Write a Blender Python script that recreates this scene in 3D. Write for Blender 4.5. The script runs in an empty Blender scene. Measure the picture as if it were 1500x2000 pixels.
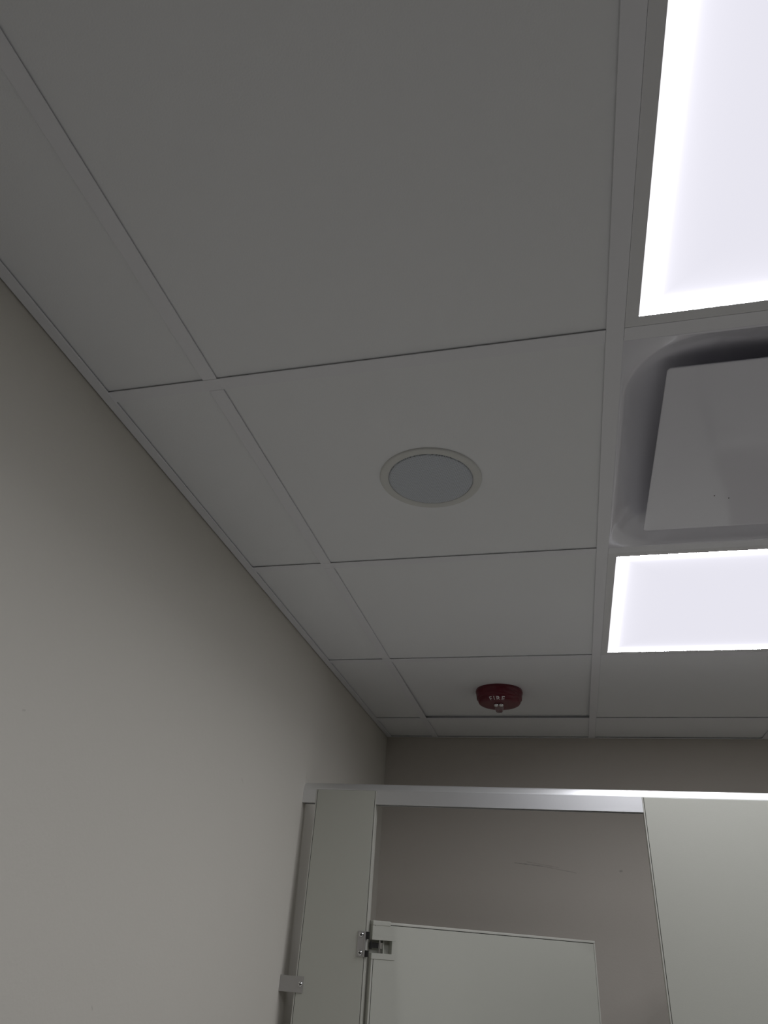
import bpy, bmesh, math
from mathutils import Vector, Matrix

S = bpy.context.scene
COL = S.collection
H = 2.45                      # ceiling height; heights are given as "below ceiling" and shifted by H

# ------------------------------------------------------------------ camera
cam_data = bpy.data.cameras.new('camera')
cam_data.sensor_fit = 'VERTICAL'
cam_data.sensor_height = 24.0
cam_data.lens = 1337.2 / 2000 * 24.0
cam_data.clip_start = 0.01
cam = bpy.data.objects.new('camera', cam_data)
COL.objects.link(cam)
R = (Matrix.Rotation(math.radians(15.7924), 4, 'Z') @ Matrix.Rotation(math.radians(122.4449), 4, 'X')
     @ Matrix.Rotation(math.radians(4.5153), 4, 'Z'))
cam.matrix_world = Matrix.Translation((0.4999, -0.7133, H - 0.7356)) @ R
S.camera = cam

# ------------------------------------------------------------------ world, exposure
world = bpy.data.worlds.new('world')
S.world = world
world.use_nodes = True
world.node_tree.nodes['Background'].inputs[0].default_value = (0.5, 0.5, 0.5, 1)
world.node_tree.nodes['Background'].inputs[1].default_value = 0.02
S.view_settings.view_transform = 'Standard'
S.view_settings.look = 'None'
S.view_settings.gamma = 1.0
S.view_settings.use_curve_mapping = False
S.view_settings.exposure = 0.0

PANEL_EDGE = 91.0             # radiance of the lit rim of the edge-lit panels
PANEL_MID = (0.80, 0.79, 0.87)

# ------------------------------------------------------------------ helpers
def srgb(r, g, b):
    def f(c):
        c /= 255
        return c / 12.92 if c <= 0.04045 else ((c + 0.055) / 1.055) ** 2.4
    return (f(r), f(g), f(b), 1)

def material(name, color, rough=0.6, metal=0.0, spec=0.5, bump=0.0, bscale=200.0, vary=0.03, vscale=3.0):
    m = bpy.data.materials.new(name)
    m.use_nodes = True
    nt = m.node_tree
    b = nt.nodes['Principled BSDF']
    b.inputs['Roughness'].default_value = rough
    b.inputs['Metallic'].default_value = metal
    b.inputs['Specular IOR Level'].default_value = spec
    tc = nt.nodes.new('ShaderNodeTexCoord')
    n = nt.nodes.new('ShaderNodeTexNoise')
    n.inputs['Scale'].default_value = vscale
    n.inputs['Detail'].default_value = 4
    nt.links.new(tc.outputs['Object'], n.inputs['Vector'])
    mx = nt.nodes.new('ShaderNodeMix')
    mx.data_type = 'RGBA'
    c = color
    mx.inputs['A'].default_value = (c[0] * (1 - vary), c[1] * (1 - vary), c[2] * (1 - vary), 1)
    mx.inputs['B'].default_value = (min(1, c[0] * (1 + vary)), min(1, c[1] * (1 + vary)), min(1, c[2] * (1 + vary)), 1)
    nt.links.new(n.outputs['Fac'], mx.inputs['Factor'])
    nt.links.new(mx.outputs['Result'], b.inputs['Base Color'])
    if bump > 0:
        n2 = nt.nodes.new('ShaderNodeTexNoise')
        n2.inputs['Scale'].default_value = bscale
        n2.inputs['Detail'].default_value = 3
        nt.links.new(tc.outputs['Object'], n2.inputs['Vector'])
        bp = nt.nodes.new('ShaderNodeBump')
        bp.inputs['Strength'].default_value = bump
        bp.inputs['Distance'].default_value = 0.002
        nt.links.new(n2.outputs['Fac'], bp.inputs['Height'])
        nt.links.new(bp.outputs['Normal'], b.inputs['Normal'])
    return m

def emitter(name, color, strength):
    m = bpy.data.materials.new(name)
    m.use_nodes = True
    nt = m.node_tree
    nt.nodes.remove(nt.nodes['Principled BSDF'])
    e = nt.nodes.new('ShaderNodeEmission')
    e.inputs['Color'].default_value = (*color[:3], 1)
    e.inputs['Strength'].default_value = strength
    nt.links.new(e.outputs[0], nt.nodes['Material Output'].inputs['Surface'])
    return m

def math_node(nt, op, a, b=None):
    n = nt.nodes.new('ShaderNodeMath')
    n.operation = op
    for i, v in enumerate((a, b)):
        if v is None:
            continue
        if isinstance(v, (int, float)):
            n.inputs[i].default_value = v
        else:
            nt.links.new(v, n.inputs[i])
    return n.outputs[0]

def add_scuffs(m, axes, segs, dark):
    """thin wear marks along line segments given in object coordinates of the two axes; each (a, b, half width, amount)"""
    nt = m.node_tree
    b = nt.nodes['Principled BSDF']
    src = b.inputs['Base Color'].links[0].from_socket
    tc = nt.nodes.new('ShaderNodeTexCoord')
    sep = nt.nodes.new('ShaderNodeSeparateXYZ')
    nt.links.new(tc.outputs['Object'], sep.inputs[0])
    U, V = sep.outputs[axes[0]], sep.outputs[axes[1]]
    nz = nt.nodes.new('ShaderNodeTexNoise')
    nz.inputs['Scale'].default_value = 60
    nt.links.new(tc.outputs['Object'], nz.inputs['Vector'])
    total = None
    for (ax, ay), (bx, by), w, amt in segs:
        dx, dy = bx - ax, by - ay
        L = math.hypot(dx, dy)
        dx, dy = dx / L, dy / L
        pu = math_node(nt, 'SUBTRACT', U, ax)
        pv = math_node(nt, 'SUBTRACT', V, ay)
        t = math_node(nt, 'ADD', math_node(nt, 'MULTIPLY', pu, dx), math_node(nt, 'MULTIPLY', pv, dy))
        tcl = math_node(nt, 'MINIMUM', math_node(nt, 'MAXIMUM', t, 0.0), L)
        eu = math_node(nt, 'SUBTRACT', pu, math_node(nt, 'MULTIPLY', tcl, dx))
        ev = math_node(nt, 'SUBTRACT', pv, math_node(nt, 'MULTIPLY', tcl, dy))
        d = math_node(nt, 'SQRT', math_node(nt, 'ADD', math_node(nt, 'MULTIPLY', eu, eu), math_node(nt, 'MULTIPLY', ev, ev)))
        k = math_node(nt, 'MULTIPLY', math_node(nt, 'MAXIMUM', math_node(nt, 'SUBTRACT', 1.0, math_node(nt, 'DIVIDE', d, w)), 0.0), amt)
        total = k if total is None else math_node(nt, 'MAXIMUM', total, k)
    total = math_node(nt, 'MULTIPLY', total, math_node(nt, 'MULTIPLY', nz.outputs['Fac'], 1.6))
    mx = nt.nodes.new('ShaderNodeMix')
    mx.data_type = 'RGBA'
    nt.links.new(total, mx.inputs['Factor'])
    nt.links.new(src, mx.inputs['A'])
    mx.inputs['B'].default_value = dark
    nt.links.new(mx.outputs['Result'], b.inputs['Base Color'])

def box(bm, x0, x1, y0, y1, z0, z1, bev=0.0, seg=2):
    vs = [bm.verts.new((x, y, z)) for z in (z0, z1) for y in (y0, y1) for x in (x0, x1)]
    fs = [(0, 2, 3, 1), (4, 5, 7, 6), (0, 1, 5, 4), (2, 6, 7, 3), (0, 4, 6, 2), (1, 3, 7, 5)]
    faces = [bm.faces.new([vs[i] for i in f]) for f in fs]
    if bev > 0:
        es = list({e for f in faces for e in f.edges})
        bmesh.ops.bevel(bm, geom=es, offset=bev, segments=seg, profile=0.5, affect='EDGES')

def prism_x(bm, prof, x0, x1):
    """extrude a (y, z) outline along x"""
    a = [bm.verts.new((x0, y, z)) for y, z in prof]
    b = [bm.verts.new((x1, y, z)) for y, z in prof]
    n = len(prof)
    for i in range(n):
        bm.faces.new((a[i], a[(i + 1) % n], b[(i + 1) % n], b[i]))
    bm.faces.new(a)
    bm.faces.new(list(reversed(b)))

def prism(bm, outline, axis, d0, d1):
    """extrude a 2-D outline along the given axis"""
    def P(u, v, d):
        return {'x': (d, u, v), 'y': (u, d, v), 'z': (u, v, d)}[axis]
    a = [bm.verts.new(P(u, v, d0)) for u, v in outline]
    b = [bm.verts.new(P(u, v, d1)) for u, v in outline]
    n = len(outline)
    for i in range(n):
        bm.faces.new((a[i], a[(i + 1) % n], b[(i + 1) % n], b[i]))
    bm.faces.new(a)
    bm.faces.new(list(reversed(b)))

def lathe(bm, prof, seg=64, cap_end=True, center=(0, 0)):
    rings = []
    for r, z in prof:
        rings.append([bm.verts.new((center[0] + r * math.cos(2 * math.pi * i / seg),
                                    center[1] + r * math.sin(2 * math.pi * i / seg), z)) for i in range(seg)])
    for a, b in zip(rings, rings[1:]):
        for i in range(seg):
            bm.faces.new((a[i], a[(i + 1) % seg], b[(i + 1) % seg], b[i]))
    if cap_end:
        bm.faces.new(rings[-1])
    return rings

def rod(bm, p0, p1, r, seg=16, bev=False):
    p0, p1 = Vector(p0), Vector(p1)
    d = (p1 - p0).normalized()
    u = d.orthogonal().normalized()
    v = d.cross(u)
    a, b = [], []
    for i in range(seg):
        o = (u * math.cos(2 * math.pi * i / seg) + v * math.sin(2 * math.pi * i / seg)) * r
        a.append(bm.verts.new(p0 + o))
        b.append(bm.verts.new(p1 + o))
    for i in range(seg):
        bm.faces.new((a[i], a[(i + 1) % seg], b[(i + 1) % seg], b[i]))
    bm.faces.new(a)
    bm.faces.new(b)

def obj(name, bm, mat, parent=None, loc=(0, 0, 0), smooth=False, angle=35):
    bmesh.ops.recalc_face_normals(bm, faces=bm.faces)
    me = bpy.data.meshes.new(name)
    bm.to_mesh(me)
    bm.free()
    me.materials.append(mat)
    if smooth:
        me.polygons.foreach_set('use_smooth', [True] * len(me.polygons))
        me.set_sharp_from_angle(angle=math.radians(angle))
    o = bpy.data.objects.new(name, me)
    COL.objects.link(o)
    o.location = loc
    if parent:
        o.parent = parent
    return o

def copy_part(o, parent, loc=None):
    c = o.copy()
    COL.objects.link(c)
    c.parent = parent
    if loc is not None:
        c.location = loc
    return c

def thing(name, label, cat, loc=(0, 0, 0), rz=0.0, group=None):
    o = bpy.data.objects.new(name, None)
    o.empty_display_size = 0.05
    COL.objects.link(o)
    o.location = loc
    o.rotation_euler = (0, 0, rz)
    o['label'] = label
    o['category'] = cat
    if group:
        o['group'] = group
    return o

def struct(o, label=None):
    o['kind'] = 'structure'
    if label:
        o['label'] = label
    return o

# ------------------------------------------------------------------ materials
M_tile = material('ceiling_tile_white', srgb(234, 236, 238), 0.85, bump=0.12, bscale=450, vary=0.02)
M_tee = material('grid_white', srgb(232, 233, 237), 0.5, vary=0.01)
M_wall = material('wall_paint_greige', srgb(205, 202, 193), 0.7, bump=0.10, bscale=160, vary=0.025, vscale=2)
M_wallback = material('back_wall_paint', srgb(199, 193, 184), 0.7, bump=0.10, bscale=160, vary=0.025, vscale=2)
M_wallfront = material('front_wall_dark', srgb(58, 55, 52), 0.6)  # unseen wall, coloured dark and set close to cut bounce on the near ceiling
M_plenum = material('plenum_dark', srgb(60, 58, 56), 0.9)
M_floor = material('floor_tile', srgb(224, 222, 219), 0.5, vary=0.08)
M_panel = material('partition_enamel', srgb(192, 193, 183), 0.38, bump=0.05, bscale=600, vary=0.01)
M_strip = material('partition_edge', srgb(198, 198, 189), 0.35, vary=0.01)
M_alu = material('satin_aluminium', srgb(233, 234, 235), 0.40, metal=0.92, vary=0.02)
M_steel = material('stainless_bracket', srgb(186, 185, 184), 0.34, metal=0.85, vary=0.03)
M_chrome = material('chrome_screw', srgb(225, 225, 225), 0.12, metal=1.0, vary=0.01)
M_black = material('black_hinge_arm', srgb(28, 27, 26), 0.4, vary=0.05)
M_dark = material('recess_dark', srgb(40, 40, 38), 0.8)
M_lightframe = material('light_frame_white', srgb(222, 223, 225), 0.45, vary=0.01)
M_diff = material('diffuser_enamel', srgb(222, 222, 230), 0.10, spec=0.8, vary=0.01)
M_ring = material('speaker_ring', srgb(212, 213, 210), 0.55, vary=0.01)
M_red = material('alarm_red_plastic', srgb(98, 15, 33), 0.35, vary=0.04)
M_letter = material('alarm_white_letters', srgb(250, 244, 244), 0.5, vary=0.0)
M_speck = material('speck_dark', srgb(45, 42, 40), 0.8)

# perforated grille: hexagonal grid of dark holes in object coordinates
def grille_material():
    m = material('speaker_grille', srgb(213, 219, 227), 0.5, vary=0.01)
    nt = m.node_tree
    b = nt.nodes['Principled BSDF']
    src = b.inputs['Base Color'].links[0].from_socket
    tc = nt.nodes.new('ShaderNodeTexCoord')
    v = nt.nodes.new('ShaderNodeTexVoronoi')
    v.voronoi_dimensions = '2D'
    v.inputs['Scale'].default_value = 520
    v.inputs['Randomness'].default_value = 0.0
    nt.links.new(tc.outputs['Object'], v.inputs['Vector'])
    k = math_node(nt, 'LESS_THAN', v.outputs['Distance'], 0.28)
    mx = nt.nodes.new('ShaderNodeMix')
    mx.data_type = 'RGBA'
    nt.links.new(k, mx.inputs['Factor'])
    nt.links.new(src, mx.inputs['A'])
    mx.inputs['B'].default_value = srgb(95, 98, 102)
    nt.links.new(mx.outputs['Result'], b.inputs['Base Color'])
    return m
M_grille = grille_material()

# clear plastic of the strobe lens
M_clear = bpy.data.materials.new('strobe_clear_plastic')
M_clear.use_nodes = True
_b = M_clear.node_tree.nodes['Principled BSDF']
_b.inputs['Base Color'].default_value = (0.95, 0.93, 0.92, 1)
_b.inputs['Roughness'].default_value = 0.12
_b.inputs['Transmission Weight'].default_value = 0.92
_b.inputs['IOR'].default_value = 1.45

# edge-lit diffuser sheet: even glow in the middle, rising towards the LED rim
def diffuser_sheet_material(half):
    m = bpy.data.materials.new('led_diffuser_sheet')
    m.use_nodes = True
    nt = m.node_tree
    nt.nodes.remove(nt.nodes['Principled BSDF'])
    tc = nt.nodes.new('ShaderNodeTexCoord')
    sep = nt.nodes.new('ShaderNodeSeparateXYZ')
    nt.links.new(tc.outputs['Object'], sep.inputs[0])
    ax = math_node(nt, 'ABSOLUTE', sep.outputs[0])
    ay = math_node(nt, 'ABSOLUTE', sep.outputs[1])
    d = math_node(nt, 'SUBTRACT', half, math_node(nt, 'MAXIMUM', ax, ay))
    g = math_node(nt, 'POWER', 2.71828, math_node(nt, 'MULTIPLY', d, -1 / 0.0045))
    g2 = math_node(nt, 'POWER', 2.71828, math_node(nt, 'MULTIPLY', d, -1 / 0.022))
    st = math_node(nt, 'ADD', 1.0, math_node(nt, 'ADD', math_node(nt, 'MULTIPLY', g, 4.0), math_node(nt, 'MULTIPLY', g2, 0.28)))
    e = nt.nodes.new('ShaderNodeEmission')
    e.inputs['Color'].default_value = (*PANEL_MID, 1)
    nt.links.new(st, e.inputs['Strength'])
    nt.links.new(e.outputs[0], nt.nodes['Material Output'].inputs['Surface'])
    return m
HALF_OPEN = 0.2755
RIM = 0.013
M_sheet = diffuser_sheet_material(HALF_OPEN - RIM)
M_border = emitter('led_sheet_border', (0.985, 0.985, 1.03), 1.15)
M_rim = emitter('led_rim', (0.985, 0.985, 1.03), PANEL_EDGE)

# ------------------------------------------------------------------ room shell
WX, YB = -0.2025, 2.0866      # left wall plane, back wall plane
XR, YF = 2.85, -1.12          # right wall, wall behind the camera (both out of frame)
P = 0.6096                    # ceiling grid pitch
T = 0.012                     # half width of a tee

bm = bmesh.new(); box(bm, WX - 0.1, XR + 0.1, YF - 0.1, YB + 0.1, -0.08, 0.0)
struct(obj('floor', bm, M_floor))
bm = bmesh.new(); box(bm, WX - 0.1, WX, YF - 0.1, YB + 0.1, 0.0, H + 0.12)
add_scuffs(M_wall, (1, 2), [((1.189, H - 0.363), (1.190, H - 0.335), 0.0016, 0.5), ((0.787, H - 0.443), (0.777, H - 0.437), 0.002, 0.35),
                            ((0.066, H - 0.498), (0.070, H - 0.497), 0.002, 0.35), ((0.400, H - 0.836), (0.404, H - 0.840), 0.002, 0.3)], srgb(110, 105, 98))
struct(obj('wall_left', bm, M_wall))
bm = bmesh.new(); box(bm, WX, XR, YB, YB + 0.1, 0.0, H + 0.12)
add_scuffs(M_wallback, (0, 2), [((0.301, H - 0.443), (0.400, H - 0.450), 0.0022, 0.6), ((0.400, H - 0.450), (0.514, H - 0.466), 0.0022, 0.4),
                                ((0.345, H - 0.438), (0.455, H - 0.452), 0.0020, 0.35), ((0.664, H - 0.454), (0.669, H - 0.453), 0.005, 0.5)], srgb(88, 82, 78))
struct(obj('wall_back', bm, M_wallback))
bm = bmesh.new(); box(bm, XR, XR + 0.1, YF, YB + 0.1, 0.0, H + 0.12)
struct(obj('wall_right', bm, M_wall))
bm = bmesh.new(); box(bm, WX, XR, YF - 0.1, YF, 0.0, H + 0.12)
struct(obj('wall_front', bm, M_wallfront))

# ------------------------------------------------------------------ suspended ceiling
bm = bmesh.new(); box(bm, WX - 0.1, XR + 0.1, YF - 0.1, YB + 0.1, H + 0.12, H + 0.2)
ceiling = struct(obj('ceiling', bm, M_plenum))

FL = 0.0016                   # flange thickness of the tees; flange underside sits at H
def tee(name, x0, x1, y0, y1, dz=0.0):
    """inverted T: flange below, web above, running along the longer side"""
    bm = bmesh.new()
    box(bm, x0, x1, y0, y1, H + dz, H + FL + dz, 0.0004, 1)
    if x1 - x0 > y1 - y0:
        c = (y0 + y1) / 2
        box(bm, x0, x1, c - 0.0008, c + 0.0008, H + FL + dz, H + 0.038)
    else:
        c = (x0 + x1) / 2
        box(bm, c - 0.0008, c + 0.0008, y0, y1, H + FL + dz, H + 0.038)
    return obj(name, bm, M_tee, ceiling)

col_edges = [WX] + [P * i for i in range(0, 5)] + [XR]           # X of the grid lines (walls at both ends)
row_lines = [P * k for k in range(-1, 4)]                        # Y of the cross lines
row_edges = [YF] + row_lines + [YB]
for i in range(1, 5):                                            # main tees run away from the camera
    X = P * i
    tee('main_tee', X - T, X + T, YF + 0.004, YB - 0.004)
prev = YF + 0.004                                                # the row along the left cut tiles is pieced between cross tees
for Y in row_lines + [YB + T]:
    tee('main_tee', -T, T, prev, Y - T - (0.004 if Y > YB else 0.0003))
    prev = Y + T + 0.0003
for Y in row_lines:
    tee('cross_tee', WX + 0.002, P - T - 0.0003, Y - T, Y + T)
    for i in range(1, 5):
        x1 = P * (i + 1) - T - 0.0003 if i < 4 else XR - 0.004
        tee('cross_tee', P * i + T + 0.0003, x1, Y - T, Y + T)

# wall angle: hemmed flange on the wall, with a hairline gap to the wall
def wall_angle(x0, x1, y0, y1):
    bm = bmesh.new()
    g = 0.0022
    box(bm, x0, x1, y0, y1, H - 0.0006, H + 0.0008, 0.0003, 1)
    return obj('wall_angle', bm, M_tee, ceiling)
AW = 0.021
GAP = 0.0022
wall_angle(WX + GAP, WX + AW, YF + GAP, YB - GAP)
wall_angle(WX + AW + 0.0002, XR - GAP, YB - AW * 0.6, YB - GAP)
wall_angle(XR - AW, XR - GAP, YF + GAP, YB - AW)
wall_angle(WX + AW + 0.0002, XR - AW - 0.0002, YF + GAP, YF + AW)
for (x0, x1, y0, y1) in ((WX + AW - 0.003, WX + AW, YF + 0.03, YB - 0.02),):
    bm = bmesh.new(); box(bm, x0, x1, y0, y1, H - 0.0016, H - 0.0006, 0.0004, 2)
    obj('angle_hem', bm, M_tee, ceiling)

# tiles: rest on the flanges, a hairline above them
LIGHTS = {(2, -1), (2, 1), (4, 1)}    # (column, row k): row k spans Y = P*k .. P*(k+1)
DIFFUSERS = {(2, 0)}
TILE_Z = H + FL + 0.0016
mesh_cache = {}
for c in range(len(col_edges) - 1):
    for r in range(len(row_edges) - 1):
        k = r - 2
        # columns: 0 = cut strip at the left wall, 1 = X 0..P, 2 = P..2P, ...
        if (c, k) in LIGHTS or (c, k) in DIFFUSERS:
            continue
        x0 = col_edges[c] + (0.006 if c else 0.003)
        x1 = col_edges[c + 1] - (0.006 if c < len(col_edges) - 2 else 0.003)
        y0 = row_edges[r] + (0.006 if r else 0.003)
        y1 = row_edges[r + 1] - (0.006 if r < len(row_edges) - 2 else 0.003)
        sz = (round(x1 - x0, 4), round(y1 - y0, 4))
        if sz not in mesh_cache:
            bm = bmesh.new()
            box(bm, -sz[0] / 2, sz[0] / 2, -sz[1] / 2, sz[1] / 2, 0, 0.015, 0.001, 1)
            o = obj('ceiling_tile', bm, M_tile, ceiling)
            mesh_cache[sz] = o
        else:
            o = copy_part(mesh_cache[sz], ceiling)
        o.location = ((x0 + x1) / 2, (y0 + y1) / 2, TILE_Z)
        o.rotation_euler = (0, 0, 0)
        if (c, k) == (1, 2):                                     # the alarm tile is lifted a little at its far edge
            o.location.z += 0.0034
            o.rotation_euler = (0.0102, 0, 0)

# ------------------------------------------------------------------ LED panels
def led_panel(c, k, label, src=None):
    cx, cy = P * (c - 1) + P / 2, P * k + P / 2
    t = thing('led_ceiling_panel', label, 'ceiling light', (cx, cy, H), 0, 'square LED panels in the ceiling grid')
    if src:
        for ch in src.children:
            copy_part(ch, t)
        return t
    a, b = 0.2925, HALF_OPEN
    bm = bmesh.new()
    # flat trim with a small inner lip and a pan behind
    for (x0, x1, y0, y1) in ((-a, a, b, a), (-a, a, -a, -b), (-a, -b, -b, b), (b, a, -b, b)):
        box(bm, x0, x1, y0, y1, 0.0004, 0.010)
    obj('panel_frame', bm, M_lightframe, t)
    bm = bmesh.new(); box(bm, -a + 0.004, a - 0.004, -a + 0.004, a - 0.004, 0.011, 0.040, 0.003, 1)
    obj('back_pan', bm, M_lightframe, t)
    i = b - RIM
    bm = bmesh.new()
    bm.free()
    edge = b - 0.0035
    for nm, ro, ri, mat in (('sheet_border', b, edge, M_border), ('led_rim', edge, i, M_rim)):
        bm = bmesh.new()
        vo = [bm.verts.new((sx * ro, sy * ro, 0.0035)) for sx, sy in ((-1, -1), (1, -1), (1, 1), (-1, 1))]
        vi = [bm.verts.new((sx * ri, sy * ri, 0.0035)) for sx, sy in ((-1, -1), (1, -1), (1, 1), (-1, 1))]
        for q in range(4):
            bm.faces.new((vo[q], vi[q], vi[(q + 1) % 4], vo[(q + 1) % 4]))
        obj(nm, bm, mat, t)
    bm = bmesh.new()
    bm.faces.new([bm.verts.new((sx * i, sy * i, 0.0035)) for sx, sy in ((-1, -1), (1, -1), (1, 1), (-1, 1))])
    obj('diffuser_sheet', bm, M_sheet, t)
    return t

LP = led_panel(2, -1, 'large bright LED panel cut off by the top right corner, before the air diffuser')
led_panel(2, 1, 'bright LED panel between the air diffuser and the stall, at the right edge', LP)
led_panel(4, 1, 'LED panel out of frame on the far right, nearest to the stalls', LP)  # unseen extra panel, put in to brighten the room

# ------------------------------------------------------------------ air diffuser
t = thing('air_diffuser', 'square white metal air diffuser with flat centre plate, between two lit panels', 'air vent', (P * 1.5, P * 0.5, H))
def rounded_square(half, rad, n=10):
    pts = []
    rad = min(rad, half)
    for q, (sx, sy) in enumerate(((1, 1), (-1, 1), (-1, -1), (1, -1))):
        for j in range(n + 1):
            a = math.pi / 2 * (q + j / n)
            pts.append((sx * (half - rad) + rad * math.cos(a), sy * (half - rad) + rad * math.sin(a)))
    return pts
rings = [(0.2945, 0.001, 0.0060), (0.2945, 0.001, 0.0004), (0.2925, 0.002, 0.0000), (0.2900, 0.055, 0.0006), (0.2860, 0.100, 0.0024), (0.2820, 0.108, 0.0062), (0.2740, 0.112, 0.0130),
         (0.2620, 0.118, 0.0210), (0.2480, 0.124, 0.0285), (0.2310, 0.130, 0.0360), (0.2100, 0.137, 0.0430), (0.1850, 0.142, 0.0490),
         (0.1600, 0.146, 0.0540), (0.1500, 0.149, 0.0620), (0.1480, 0.147, 0.1180)]
bm = bmesh.new()
prev = None
for half, rad, z in rings:
    cur = [bm.verts.new((x, y, z)) for x, y in rounded_square(half, rad)]
    if prev:
        n = len(cur)
        for i in range(n):
            bm.faces.new((prev[i], prev[(i + 1) % n], cur[(i + 1) % n], cur[i]))
    prev = cur
bm.faces.new(prev)
obj('outer_cone', bm, M_diff, t, smooth=True, angle=50)
bm = bmesh.new()
prev = None
for half, rad, z in ((0.226, 0.006, 0.0016), (0.2282, 0.006, 0.0008), (0.2289, 0.006, -0.0008), (0.2284, 0.006, -0.0015), (0.2272, 0.006, -0.0017), (0.2240, 0.006, -0.0016), (0.212, 0.008, -0.0012), (0.19, 0.01, -0.0009), (0.10, 0.01, -0.0006)):
    cur = [bm.verts.new((x, y, z)) for x, y in rounded_square(half, rad, 4)]
    if prev:
        n = len(cur)
        for i in range(n):
            bm.faces.new((prev[i], prev[(i + 1) % n], cur[(i + 1) % n], cur[i]))
    else:
        bm.faces.new(cur)
    prev = cur
bm.faces.new(prev)
obj('centre_plate', bm, M_diff, t, smooth=True, angle=40)
for sx in (-1, 1):
    for sy in (-1, 1):
        bm = bmesh.new()
        rod(bm, (sx * 0.11, sy * 0.11, 0.0015), (sx * 0.11, sy * 0.11, 0.060), 0.004, 10)
        obj('hanger_post', bm, M_steel, t)
for (x, y) in ((0.80 - P * 1.5, 0.4235 - P * .5), (0.826 - P * 1.5, 0.4345 - P * .5)):
    bm = bmesh.new()
    lathe(bm, [(0.0013, -0.0005), (0.0010, -0.0014), (0.0004, -0.0017)], 8, center=(x, y))
    obj('dirt_speck', bm, M_speck, t)

# ------------------------------------------------------------------ ceiling speaker
t = thing('ceiling_speaker', 'round flush ceiling speaker with pale grey perforated grille', 'speaker', (0.2965, 0.305, H))
SZ = FL + 0.0016                       # tile face height above flange plane
bm = bmesh.new()
lathe(bm, [(0.0945, SZ), (0.0945, SZ - 0.0012), (0.0935, SZ - 0.0028), (0.0915, SZ - 0.0034), (0.0795, SZ - 0.0030), (0.0785, SZ - 0.0024), (0.0785, SZ + 0.004)], 96, cap_end=False)
obj('trim_ring', bm, M_ring, t, smooth=True, angle=60)
bm = bmesh.new()
lathe(bm, [(0.0768, SZ + 0.003), (0.0768, SZ - 0.0030), (0.0764, SZ - 0.0036), (0.072, SZ - 0.0042), (0.05, SZ - 0.0050), (0.02, SZ - 0.0054)], 96)
obj('grille', bm, M_grille, t, smooth=True, angle=60)
bm = bmesh.new()
lathe(bm, [(0.0795, SZ + 0.014), (0.0795, SZ + 0.06), (0.02, SZ + 0.07)], 48)
obj('back_can', bm, M_dark, t, smooth=True)

# ------------------------------------------------------------------ fire alarm strobe
t = thing('fire_alarm_strobe', 'round red ceiling fire alarm with white FIRE lettering and clear strobe lens', 'fire alarm', (0.308, 1.530, H + 0.006))
bm = bmesh.new()
prof = [(0.0755, 0.006), (0.0755, -0.004), (0.0765, -0.0055), (0.0765, -0.0085), (0.0752, -0.0105), (0.0737, -0.024), (0.0732, -0.0290), (0.0716, -0.0305), (0.0700, -0.0312),
        (0.0690, -0.0325), (0.0682, -0.0380), (0.0660, -0.0420), (0.0610, -0.0448), (0.0530, -0.0462), (0.0440, -0.0470), (0.018, -0.0475)]
lathe(bm, prof, 96)
obj('housing', bm, M_red, t, smooth=True, angle=60)
def surf(s):
    """arc-length walk on the lower shoulder of the housing: s = 0 at the rim side"""
    pts = prof[8:15]
    for (r0, z0), (r1, z1) in zip(pts, pts[1:]):
        L = math.hypot(r1 - r0, z1 - z0)
        if s <= L:
            f = s / L
            n = Vector((-(z1 - z0), (r1 - r0))).normalized()
            if n.y > 0:
                n = -n
            return r0 + (r1 - r0) * f, z0 + (z1 - z0) * f, n
        s -= L
    return pts[-1][0], pts[-1][1], Vector((0, -1))
cu = bpy.data.curves.new('fire_text', 'FONT')
cu.body = 'FIRE'
cu.size = 0.0205
cu.offset = 0.00015
cu.space_character = 1.32
cu.align_x = 'CENTER'
cu.resolution_u = 3
to = bpy.data.objects.new('fire_text', cu)
COL.objects.link(to)
bpy.context.view_layer.update()
dg = bpy.context.evaluated_depsgraph_get()
tm = to.evaluated_get(dg).to_mesh()
bm = bmesh.new(); bm.from_mesh(tm)
to.evaluated_get(dg).to_mesh_clear()
bpy.data.objects.remove(to); bpy.data.curves.remove(cu)
bmesh.ops.triangulate(bm, faces=bm.faces)
bmesh.ops.subdivide_edges(bm, edges=bm.edges, cuts=3)
face_dir = math.atan2(-0.7133 - 1.53, 0.4999 - 0.308) - 0.12    # lettering faces the room entrance
for v in bm.verts:
    r, z, n = surf(0.0145 - v.co.y + 0.0072)
    a = face_dir + v.co.x / 0.060
    r += n.x * 0.0011; z += n.y * 0.0011
    v.co = (r * math.cos(a), r * math.sin(a), z)
obj('fire_lettering', bm, M_letter, t)
# curved ribs on the right shoulder
def rib(a0, a1, s0, s1):
    bm = bmesh.new()
    N = 14
    prev = None
    for i in range(N + 1):
        f = i / N
        a = face_dir + a0 + (a1 - a0) * f
        s = s0 + (s1 - s0) * f
        w = 0.0034 * math.sin(math.pi * min(max(f, 0.04), 0.96)) + 0.0006
        ring = []
        for ds, h in ((-w, 0.0), (-w * 0.2, 0.0018), (w, 0.0)):
            R0 = 0.0736; zz = -0.012 - (s + ds)
            ring.append(bm.verts.new(((R0 + h + 0.0002) * math.cos(a), (R0 + h + 0.0002) * math.sin(a), zz)))
        if prev:
            for j in range(2):
                bm.faces.new((prev[j], prev[j + 1], ring[j + 1], ring[j]))
        prev = ring
    return bm
for a0, a1, s0, s1 in ((0.25, 0.85, 0.0015, 0.012), (0.65, 1.15, 0.002, 0.013)):
    obj('curved_rib', rib(a0, a1, s0, s1), M_red, t, smooth=True)
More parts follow.
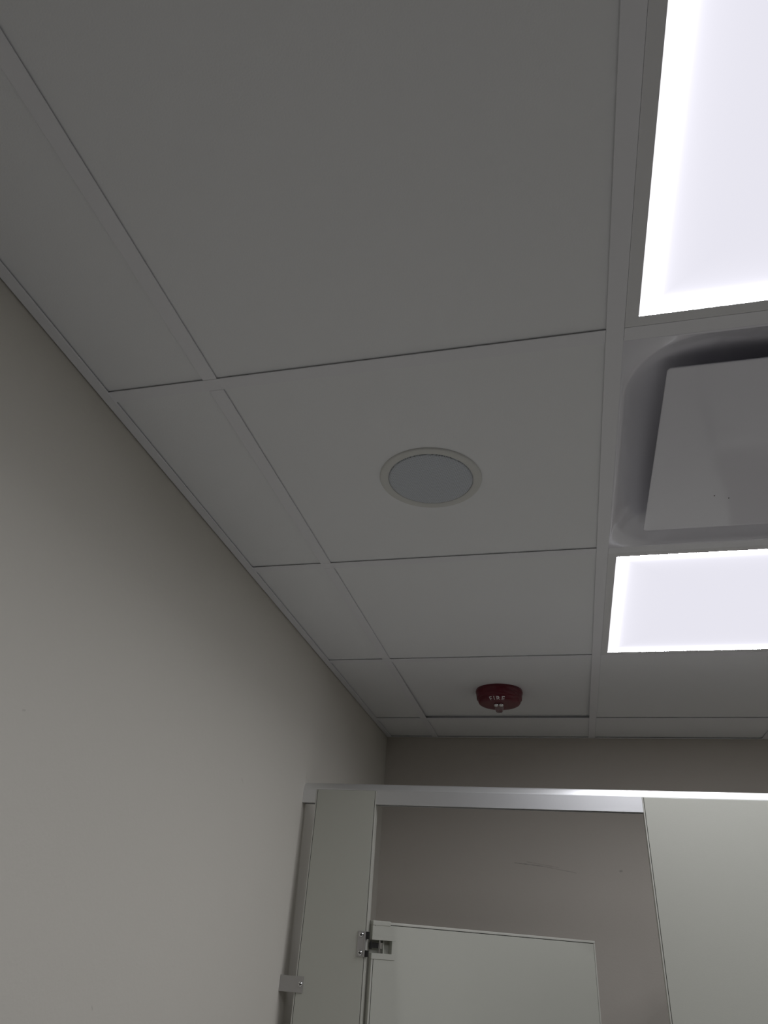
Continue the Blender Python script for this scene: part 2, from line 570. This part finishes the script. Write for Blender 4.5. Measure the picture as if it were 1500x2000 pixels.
# strobe: metal reflector, glass tube and clear twin-lobed lens
LZ = -0.0474
lc = (0.020 * math.cos(face_dir), 0.020 * math.sin(face_dir))
tang = Vector((-math.sin(face_dir), math.cos(face_dir), 0))
radl = Vector((math.cos(face_dir), math.sin(face_dir), 0))
# bright flash bowls, one on either side of a dark slit
for sgn in (-1, 1):
    bm = bmesh.new()
    c = Vector((lc[0], lc[1], 0)) + tang * sgn * 0.0080
    lathe(bm, [(0.0060, LZ + 0.0010), (0.0076, LZ - 0.0020), (0.0078, LZ - 0.0050), (0.0066, LZ - 0.0085), (0.0040, LZ - 0.0110), (0.0012, LZ - 0.0118)], 20, center=(c.x, c.y))
    obj('flash_bowl', bm, M_chrome, t, smooth=True, angle=60)
# clear wedge-shaped lens hanging below the bowls
bm = bmesh.new()
def lens_ring(z, w, d, off):
    pts = []
    for q in range(16):
        a = 2 * math.pi * q / 16
        ca, sa = math.cos(a), math.sin(a)
        p = Vector((lc[0], lc[1], 0)) + tang * (w * math.copysign(abs(ca) ** 0.6, ca)) + radl * (d * math.copysign(abs(sa) ** 0.6, sa) - off)
        pts.append(bm.verts.new((p.x, p.y, z)))
    return pts
prev = None
for z, w, d, off in ((LZ - 0.0004, 0.0150, 0.0062, 0.014), (LZ - 0.010, 0.0142, 0.0060, 0.014), (LZ - 0.019, 0.0122, 0.0054, 0.014), (LZ - 0.0245, 0.0098, 0.0042, 0.014), (LZ - 0.0262, 0.0070, 0.0026, 0.014)):
    cur = lens_ring(z, w, d, off)
    if prev:
        for q in range(16):
            bm.faces.new((prev[q], prev[(q + 1) % 16], cur[(q + 1) % 16], cur[q]))
    else:
        bm.faces.new(cur)
    prev = cur
bm.faces.new(prev)
obj('strobe_lens', bm, M_clear, t, smooth=True, angle=50)
bm = bmesh.new()
box(bm, -0.0075, -0.0035, -0.0075, -0.0035, LZ - 0.0002, LZ + 0.0010)
obj('sensor_window', bm, M_dark, t, loc=(0.055 * math.cos(face_dir - 0.9), 0.055 * math.sin(face_dir - 0.9), 0.005))

# ------------------------------------------------------------------ stall: headrail
SF = 1.1797                   # front plane of the pilasters
PX1, PX2, PX3, PX4 = -0.1647, 0.0052, 0.6799, 1.035
PX5, PX6 = 1.710, 2.30
RT, RB = H - 0.3745, H - 0.4140
PT = H - 0.3800               # top of the pilasters
rail = thing('headrail', 'satin aluminium headrail running along the top of the toilet stall', 'rail', (WX, SF, RB))
def shifted(prof):
    return [(y, z - RB) for y, z in prof]
bm = bmesh.new()
cap = [(0.0006, PT + 0.0004), (0.0006, RT - 0.0030), (0.0012, RT - 0.0014), (0.0026, RT + 0.0012), (0.0046, RT + 0.0050), (0.0070, RT + 0.0090), (0.0092, RT + 0.0118), (0.0115, RT + 0.0130), (0.0185, RT + 0.0132),
       (0.0230, RT + 0.0105), (0.0258, RT + 0.004), (0.0265, PT + 0.0004)]
prism_x(bm, shifted(cap), 0.0, XR - WX)
obj('top_lip', bm, M_alu, rail, smooth=True, angle=30)
for x0, x1 in ((WX + 0.0002, PX1 - 0.0003), (PX2 + 0.0003, PX3 - 0.0003), (PX4 + 0.0003, PX5 - 0.0003), (PX6 + 0.0003, XR)):
    bm = bmesh.new()
    top = PT - RB + 0.0003
    prism_x(bm, [(0.0006, 0.0), (0.0030, 0.0), (0.0030, top - 0.002), (0.0235, top - 0.002), (0.0235, 0.0), (0.0260, 0.0), (0.0260, top), (0.0006, top)], x0 - WX, x1 - WX)
    obj('rail_channel', bm, M_alu, rail)

# ------------------------------------------------------------------ stall: pilasters
def pilaster(x0, x1, label):
    t = thing('pilaster', label, 'stall pilaster', ((x0 + x1) / 2, SF + 0.0125, 0.0), 0, 'stall pilasters')
    hw = (x1 - x0) / 2
    e = 0.0030                # width of the edge moulding on the face
    bm = bmesh.new()
    box(bm, -hw + e + 0.0012, hw - e - 0.0012, -0.0125, 0.0125, 0.0, PT, 0.0006, 1)
    obj('panel', bm, M_panel, t)
    for s in (-1, 1):
        bm = bmesh.new()
        a, b = (hw - e, hw) if s > 0 else (-hw, -hw + e)
        box(bm, a, b, -0.0125, 0.0125, 0.0, PT, 0.0007, 2)
        obj('edge_strip', bm, M_strip, t)
        # dark joint between face and moulding
        bm = bmesh.new()
        a, b = (hw - e - 0.0013, hw - e + 0.0001) if s > 0 else (-hw + e - 0.0001, -hw + e + 0.0013)
        box(bm, a, b, -0.0108, 0.0108, 0.0, PT - 0.001)
        obj('joint', bm, M_dark, t)
    bm = bmesh.new()
    prism(bm, [(-hw - 0.002, -0.0150), (hw + 0.002, -0.0150), (hw + 0.002, 0.0150), (-hw - 0.002, 0.0150)], 'z', 0.0, 0.075)
    obj('shoe', bm, M_steel, t)
    return t
pl = pilaster(PX1, PX2, 'narrow grey stall pilaster beside the left wall, carrying the door hinge')
pr = pilaster(PX3, PX4, 'wide grey stall panel right of the doorway, at the right edge')
pilaster(PX5, PX6, 'grey stall panel out of frame, beyond the closed second stall door')
cxl = (PX1 + PX2) / 2
def to_pl(x, y, z):
    return (x - cxl, y - (SF + 0.0125), z)

# screw with a domed head and cross recess, facing -Y
def screw(parent, x, y, z, r, rot=0.4):
    bm = bmesh.new()
    lathe(bm, [(r, 0.0), (r * 0.97, r * 0.25), (r * 0.80, r * 0.52), (r * 0.5, r * 0.68), (r * 0.2, r * 0.74)], 20)
    bmesh.ops.rotate(bm, verts=bm.verts, matrix=Matrix.Rotation(math.pi / 2, 3, 'X'))
    nhead = len(bm.faces)
    for w, l in ((0.10, 0.5), (0.5, 0.10)):
        c = Matrix.Rotation(rot, 3, 'Y')
        q = [bm.verts.new(c @ Vector((sx * w * r, -r * 0.755, sz * l * r))) for sx, sz in ((-1, -1), (1, -1), (1, 1), (-1, 1))]
        bm.faces.new(q)
    bm.faces.index_update()
    o = obj('screw', bm, M_chrome, parent, smooth=True, angle=60, loc=(x, y, z))
    o.data.materials.append(M_dark)
    for p in o.data.polygons:
        if p.index >= nhead:
            p.material_index = 1
    return o
# stainless bracket between the wall and the pilaster
bm = bmesh.new()
zt_, zb_ = H - 0.8050, H - 0.8375
outl = [(WX + 0.0004, SF - 0.0040), (-0.1440, SF - 0.0026), (-0.1434, SF - 0.0020), (-0.1434, SF - 0.0006), (-0.1440, SF - 0.0002),
        (WX + 0.0030, SF - 0.0016), (WX + 0.0030, SF + 0.028), (WX + 0.0004, SF + 0.028)]
prism(bm, [(x - cxl, y - SF - 0.0125) for x, y in outl], 'z', zb_, zt_)
bmesh.ops.recalc_face_normals(bm, faces=bm.faces)
br = obj('wall_bracket', bm, M_steel, pl)
screw(br, *to_pl(-0.1500, SF - 0.0026, H - 0.8205), 0.0060)
# hinge plate on the pilaster face, with two screws and the knuckle
bm = bmesh.new()
box(bm, -0.0170 - cxl, 0.0000 - cxl, -0.0147, -0.0126, H - 0.7560, H - 0.7030, 0.0007, 2)
box(bm, 0.0000 - cxl, 0.0040 - cxl, -0.0170, -0.0126, H - 0.7560, H - 0.7030, 0.0010, 2)
hp = obj('hinge_plate', bm, M_steel, pl)
for z in (H - 0.7105, H - 0.7480):
    screw(hp, -0.0083 - cxl, -0.0147, z, 0.0062)
knuckles = []
for z0, z1 in ((H - 0.7555, H - 0.7420), (H - 0.7190, H - 0.7035)):
    bm = bmesh.new()
    rod(bm, (0.0092 - cxl, -0.0125, z0), (0.0092 - cxl, -0.0125, z1), 0.0036, 18)
    box(bm, 0.0043 - cxl, 0.0092 - cxl, -0.0160, -0.0130, z0, z1, 0.0005, 1)
    bmesh.ops.translate(bm, verts=bm.verts, vec=(cxl, SF + 0.0125, 0.0))
    knuckles.append(bm)                                      # these turn with the door

# ------------------------------------------------------------------ stall door, swung inwards
ANG = 0.6122
DW, DH = 0.648, 1.46
DT = 0.025
door = thing('stall_door', 'pale grey stall door standing ajar, hinged on the narrow left pilaster', 'door',
             (PX2 + 0.012, SF + 0.012, H - 0.680 - DH), ANG)
for bm in knuckles:
    bmesh.ops.transform(bm, verts=bm.verts, matrix=(Matrix.Translation(door.location) @ Matrix.Rotation(ANG, 4, 'Z')).inverted())
    obj('knuckle', bm, M_black, door, smooth=True)
NZ0, NZ1 = DH - 0.0662, DH - 0.0390     # hinge cut-out in the door edge
NU = 0.052
e = 0.0045
bm = bmesh.new()
outline = [(e + 0.0012, 0.006), (DW - e - 0.0012, 0.006), (DW - e - 0.0012, DH - e - 0.0024), (e + 0.0012, DH - e - 0.0024), (e + 0.0012, NZ1), (NU, NZ1), (NU, NZ0), (e + 0.0012, NZ0)]
prism(bm, outline, 'y', 0.0, DT)
obj('door_panel', bm, M_panel, door)
def strip(u0, u1, z0, z1):
    bm = bmesh.new(); box(bm, u0, u1, 0.0, DT, z0, z1, 0.0008, 2)
    obj('edge_strip', bm, M_strip, door)
strip(0.0, DW, DH - e - 0.001, DH)
strip(DW - e, DW, 0.0, DH - e - 0.0013)
strip(0.0, e, 0.0, NZ0 - 0.0005)
strip(0.0, e, NZ1 + 0.0005, DH - e - 0.0013)
bm = bmesh.new()
box(bm, e, DW - e, 0.0018, DT - 0.0018, DH - e - 0.0026, DH - e - 0.0009)
box(bm, DW - e - 0.0014, DW - e + 0.0002, 0.0015, DT - 0.0015, 0.004, DH - e - 0.002)
box(bm, e - 0.0002, e + 0.0014, 0.0015, DT - 0.0015, 0.004, NZ0 - 0.002)
obj('joint', bm, M_dark, door)
# moulded hinge housing: corner cap and two ears around the cut-out
bm = bmesh.new()
box(bm, -0.0012, 0.0455, -0.0012, DT + 0.0012, DH - 0.0085, DH + 0.0016, 0.0012, 2)
obj('corner_cap', bm, M_panel, door)
bm = bmesh.new()
box(bm, -0.0010, 0.0600, -0.0006, 0.0, DH - 0.0390, DH - 0.0275, 0.0003, 1)
box(bm, -0.0010, 0.0, 0.0, DT, DH - 0.0390, DH - 0.0085, 0.0003, 1)
box(bm, -0.0010, 0.0455, -0.0003, 0.0, DH - 0.0275, DH - 0.0098, 0.0001, 1)
obj('hinge_housing', bm, M_panel, door)
bm = bmesh.new()
box(bm, -0.0010, 0.0600, -0.0016, 0.0, DH - 0.0782, DH - 0.0662, 0.0004, 1)
box(bm, -0.0010, 0.0, 0.0, DT, DH - 0.0782, DH - 0.0662, 0.0003, 1)
obj('hinge_housing', bm, M_panel, door)
bm = bmesh.new()
box(bm, 0.0, NU, DT - 0.0035, DT - 0.0004, NZ0, NZ1)
obj('pocket_back', bm, M_panel, door)
bm = bmesh.new()
rod(bm, (0.0235, 0.0105, NZ0), (0.0235, 0.0105, NZ1), 0.0020, 14)
rod(bm, (0.0235, 0.0105, NZ0 + 0.0095), (0.0235, 0.0105, NZ1 - 0.0050), 0.0040, 18)
box(bm, 0.0265, 0.0310, 0.0085, 0.0115, NZ0 + 0.0095, NZ1 - 0.0050, 0.0006, 1)
obj('hinge_pin', bm, M_chrome, door, smooth=True)
bm = bmesh.new()
box(bm, -0.0040, 0.0200, 0.0085, 0.0120, NZ0 + 0.0105, NZ1 - 0.0062, 0.0006, 1)
rod(bm, (-0.0020, 0.0050, NZ0 + 0.0075), (-0.0020, 0.0050, NZ1 - 0.0035), 0.0034, 16)
obj('hinge_arm', bm, M_black, door, smooth=True)
bm = bmesh.new()
box(bm, 0.0330, 0.0350, 0.0100, DT - 0.004, NZ0, NZ1)
obj('pocket_rib', bm, M_panel, door)

# unseen divider behind the wide panel, added to block bounce light in the stall
t = thing('stall_divider', 'grey divider panel between the stalls, hidden behind the wide stall panel', 'stall divider', (0.95, (SF + YB) / 2, 0.30))
bm = bmesh.new()
box(bm, -0.0125, 0.0125, -(YB - SF) / 2 + 0.030, (YB - SF) / 2 - 0.008, 0.0, DH, 0.001, 1)
obj('panel', bm, M_panel, t)
for zz in (0.25, 1.20):
    for yy in (-(YB - SF) / 2 + 0.0252, (YB - SF) / 2 - 0.0082):
        bm = bmesh.new()
        box(bm, -0.018, -0.0127, yy, yy + 0.008, zz, zz + 0.05, 0.0005, 1)
        obj('bracket', bm, M_steel, t)

# the neighbouring stall's door, shut (out of frame; it mirrors in the diffuser plate)
def copy_thing(src, loc, rz, label):
    t = src.copy()
    COL.objects.link(t)
    t.location = loc
    t.rotation_euler = (0, 0, rz)
    t['label'] = label
    for ch in src.children:
        copy_part(ch, t)
    return t
door['group'] = 'stall doors'
copy_thing(door, (PX4 + 0.013, SF + 0.0005, H - 0.680 - DH), 0.0, 'shut grey stall door out of frame, right of the wide stall panel')
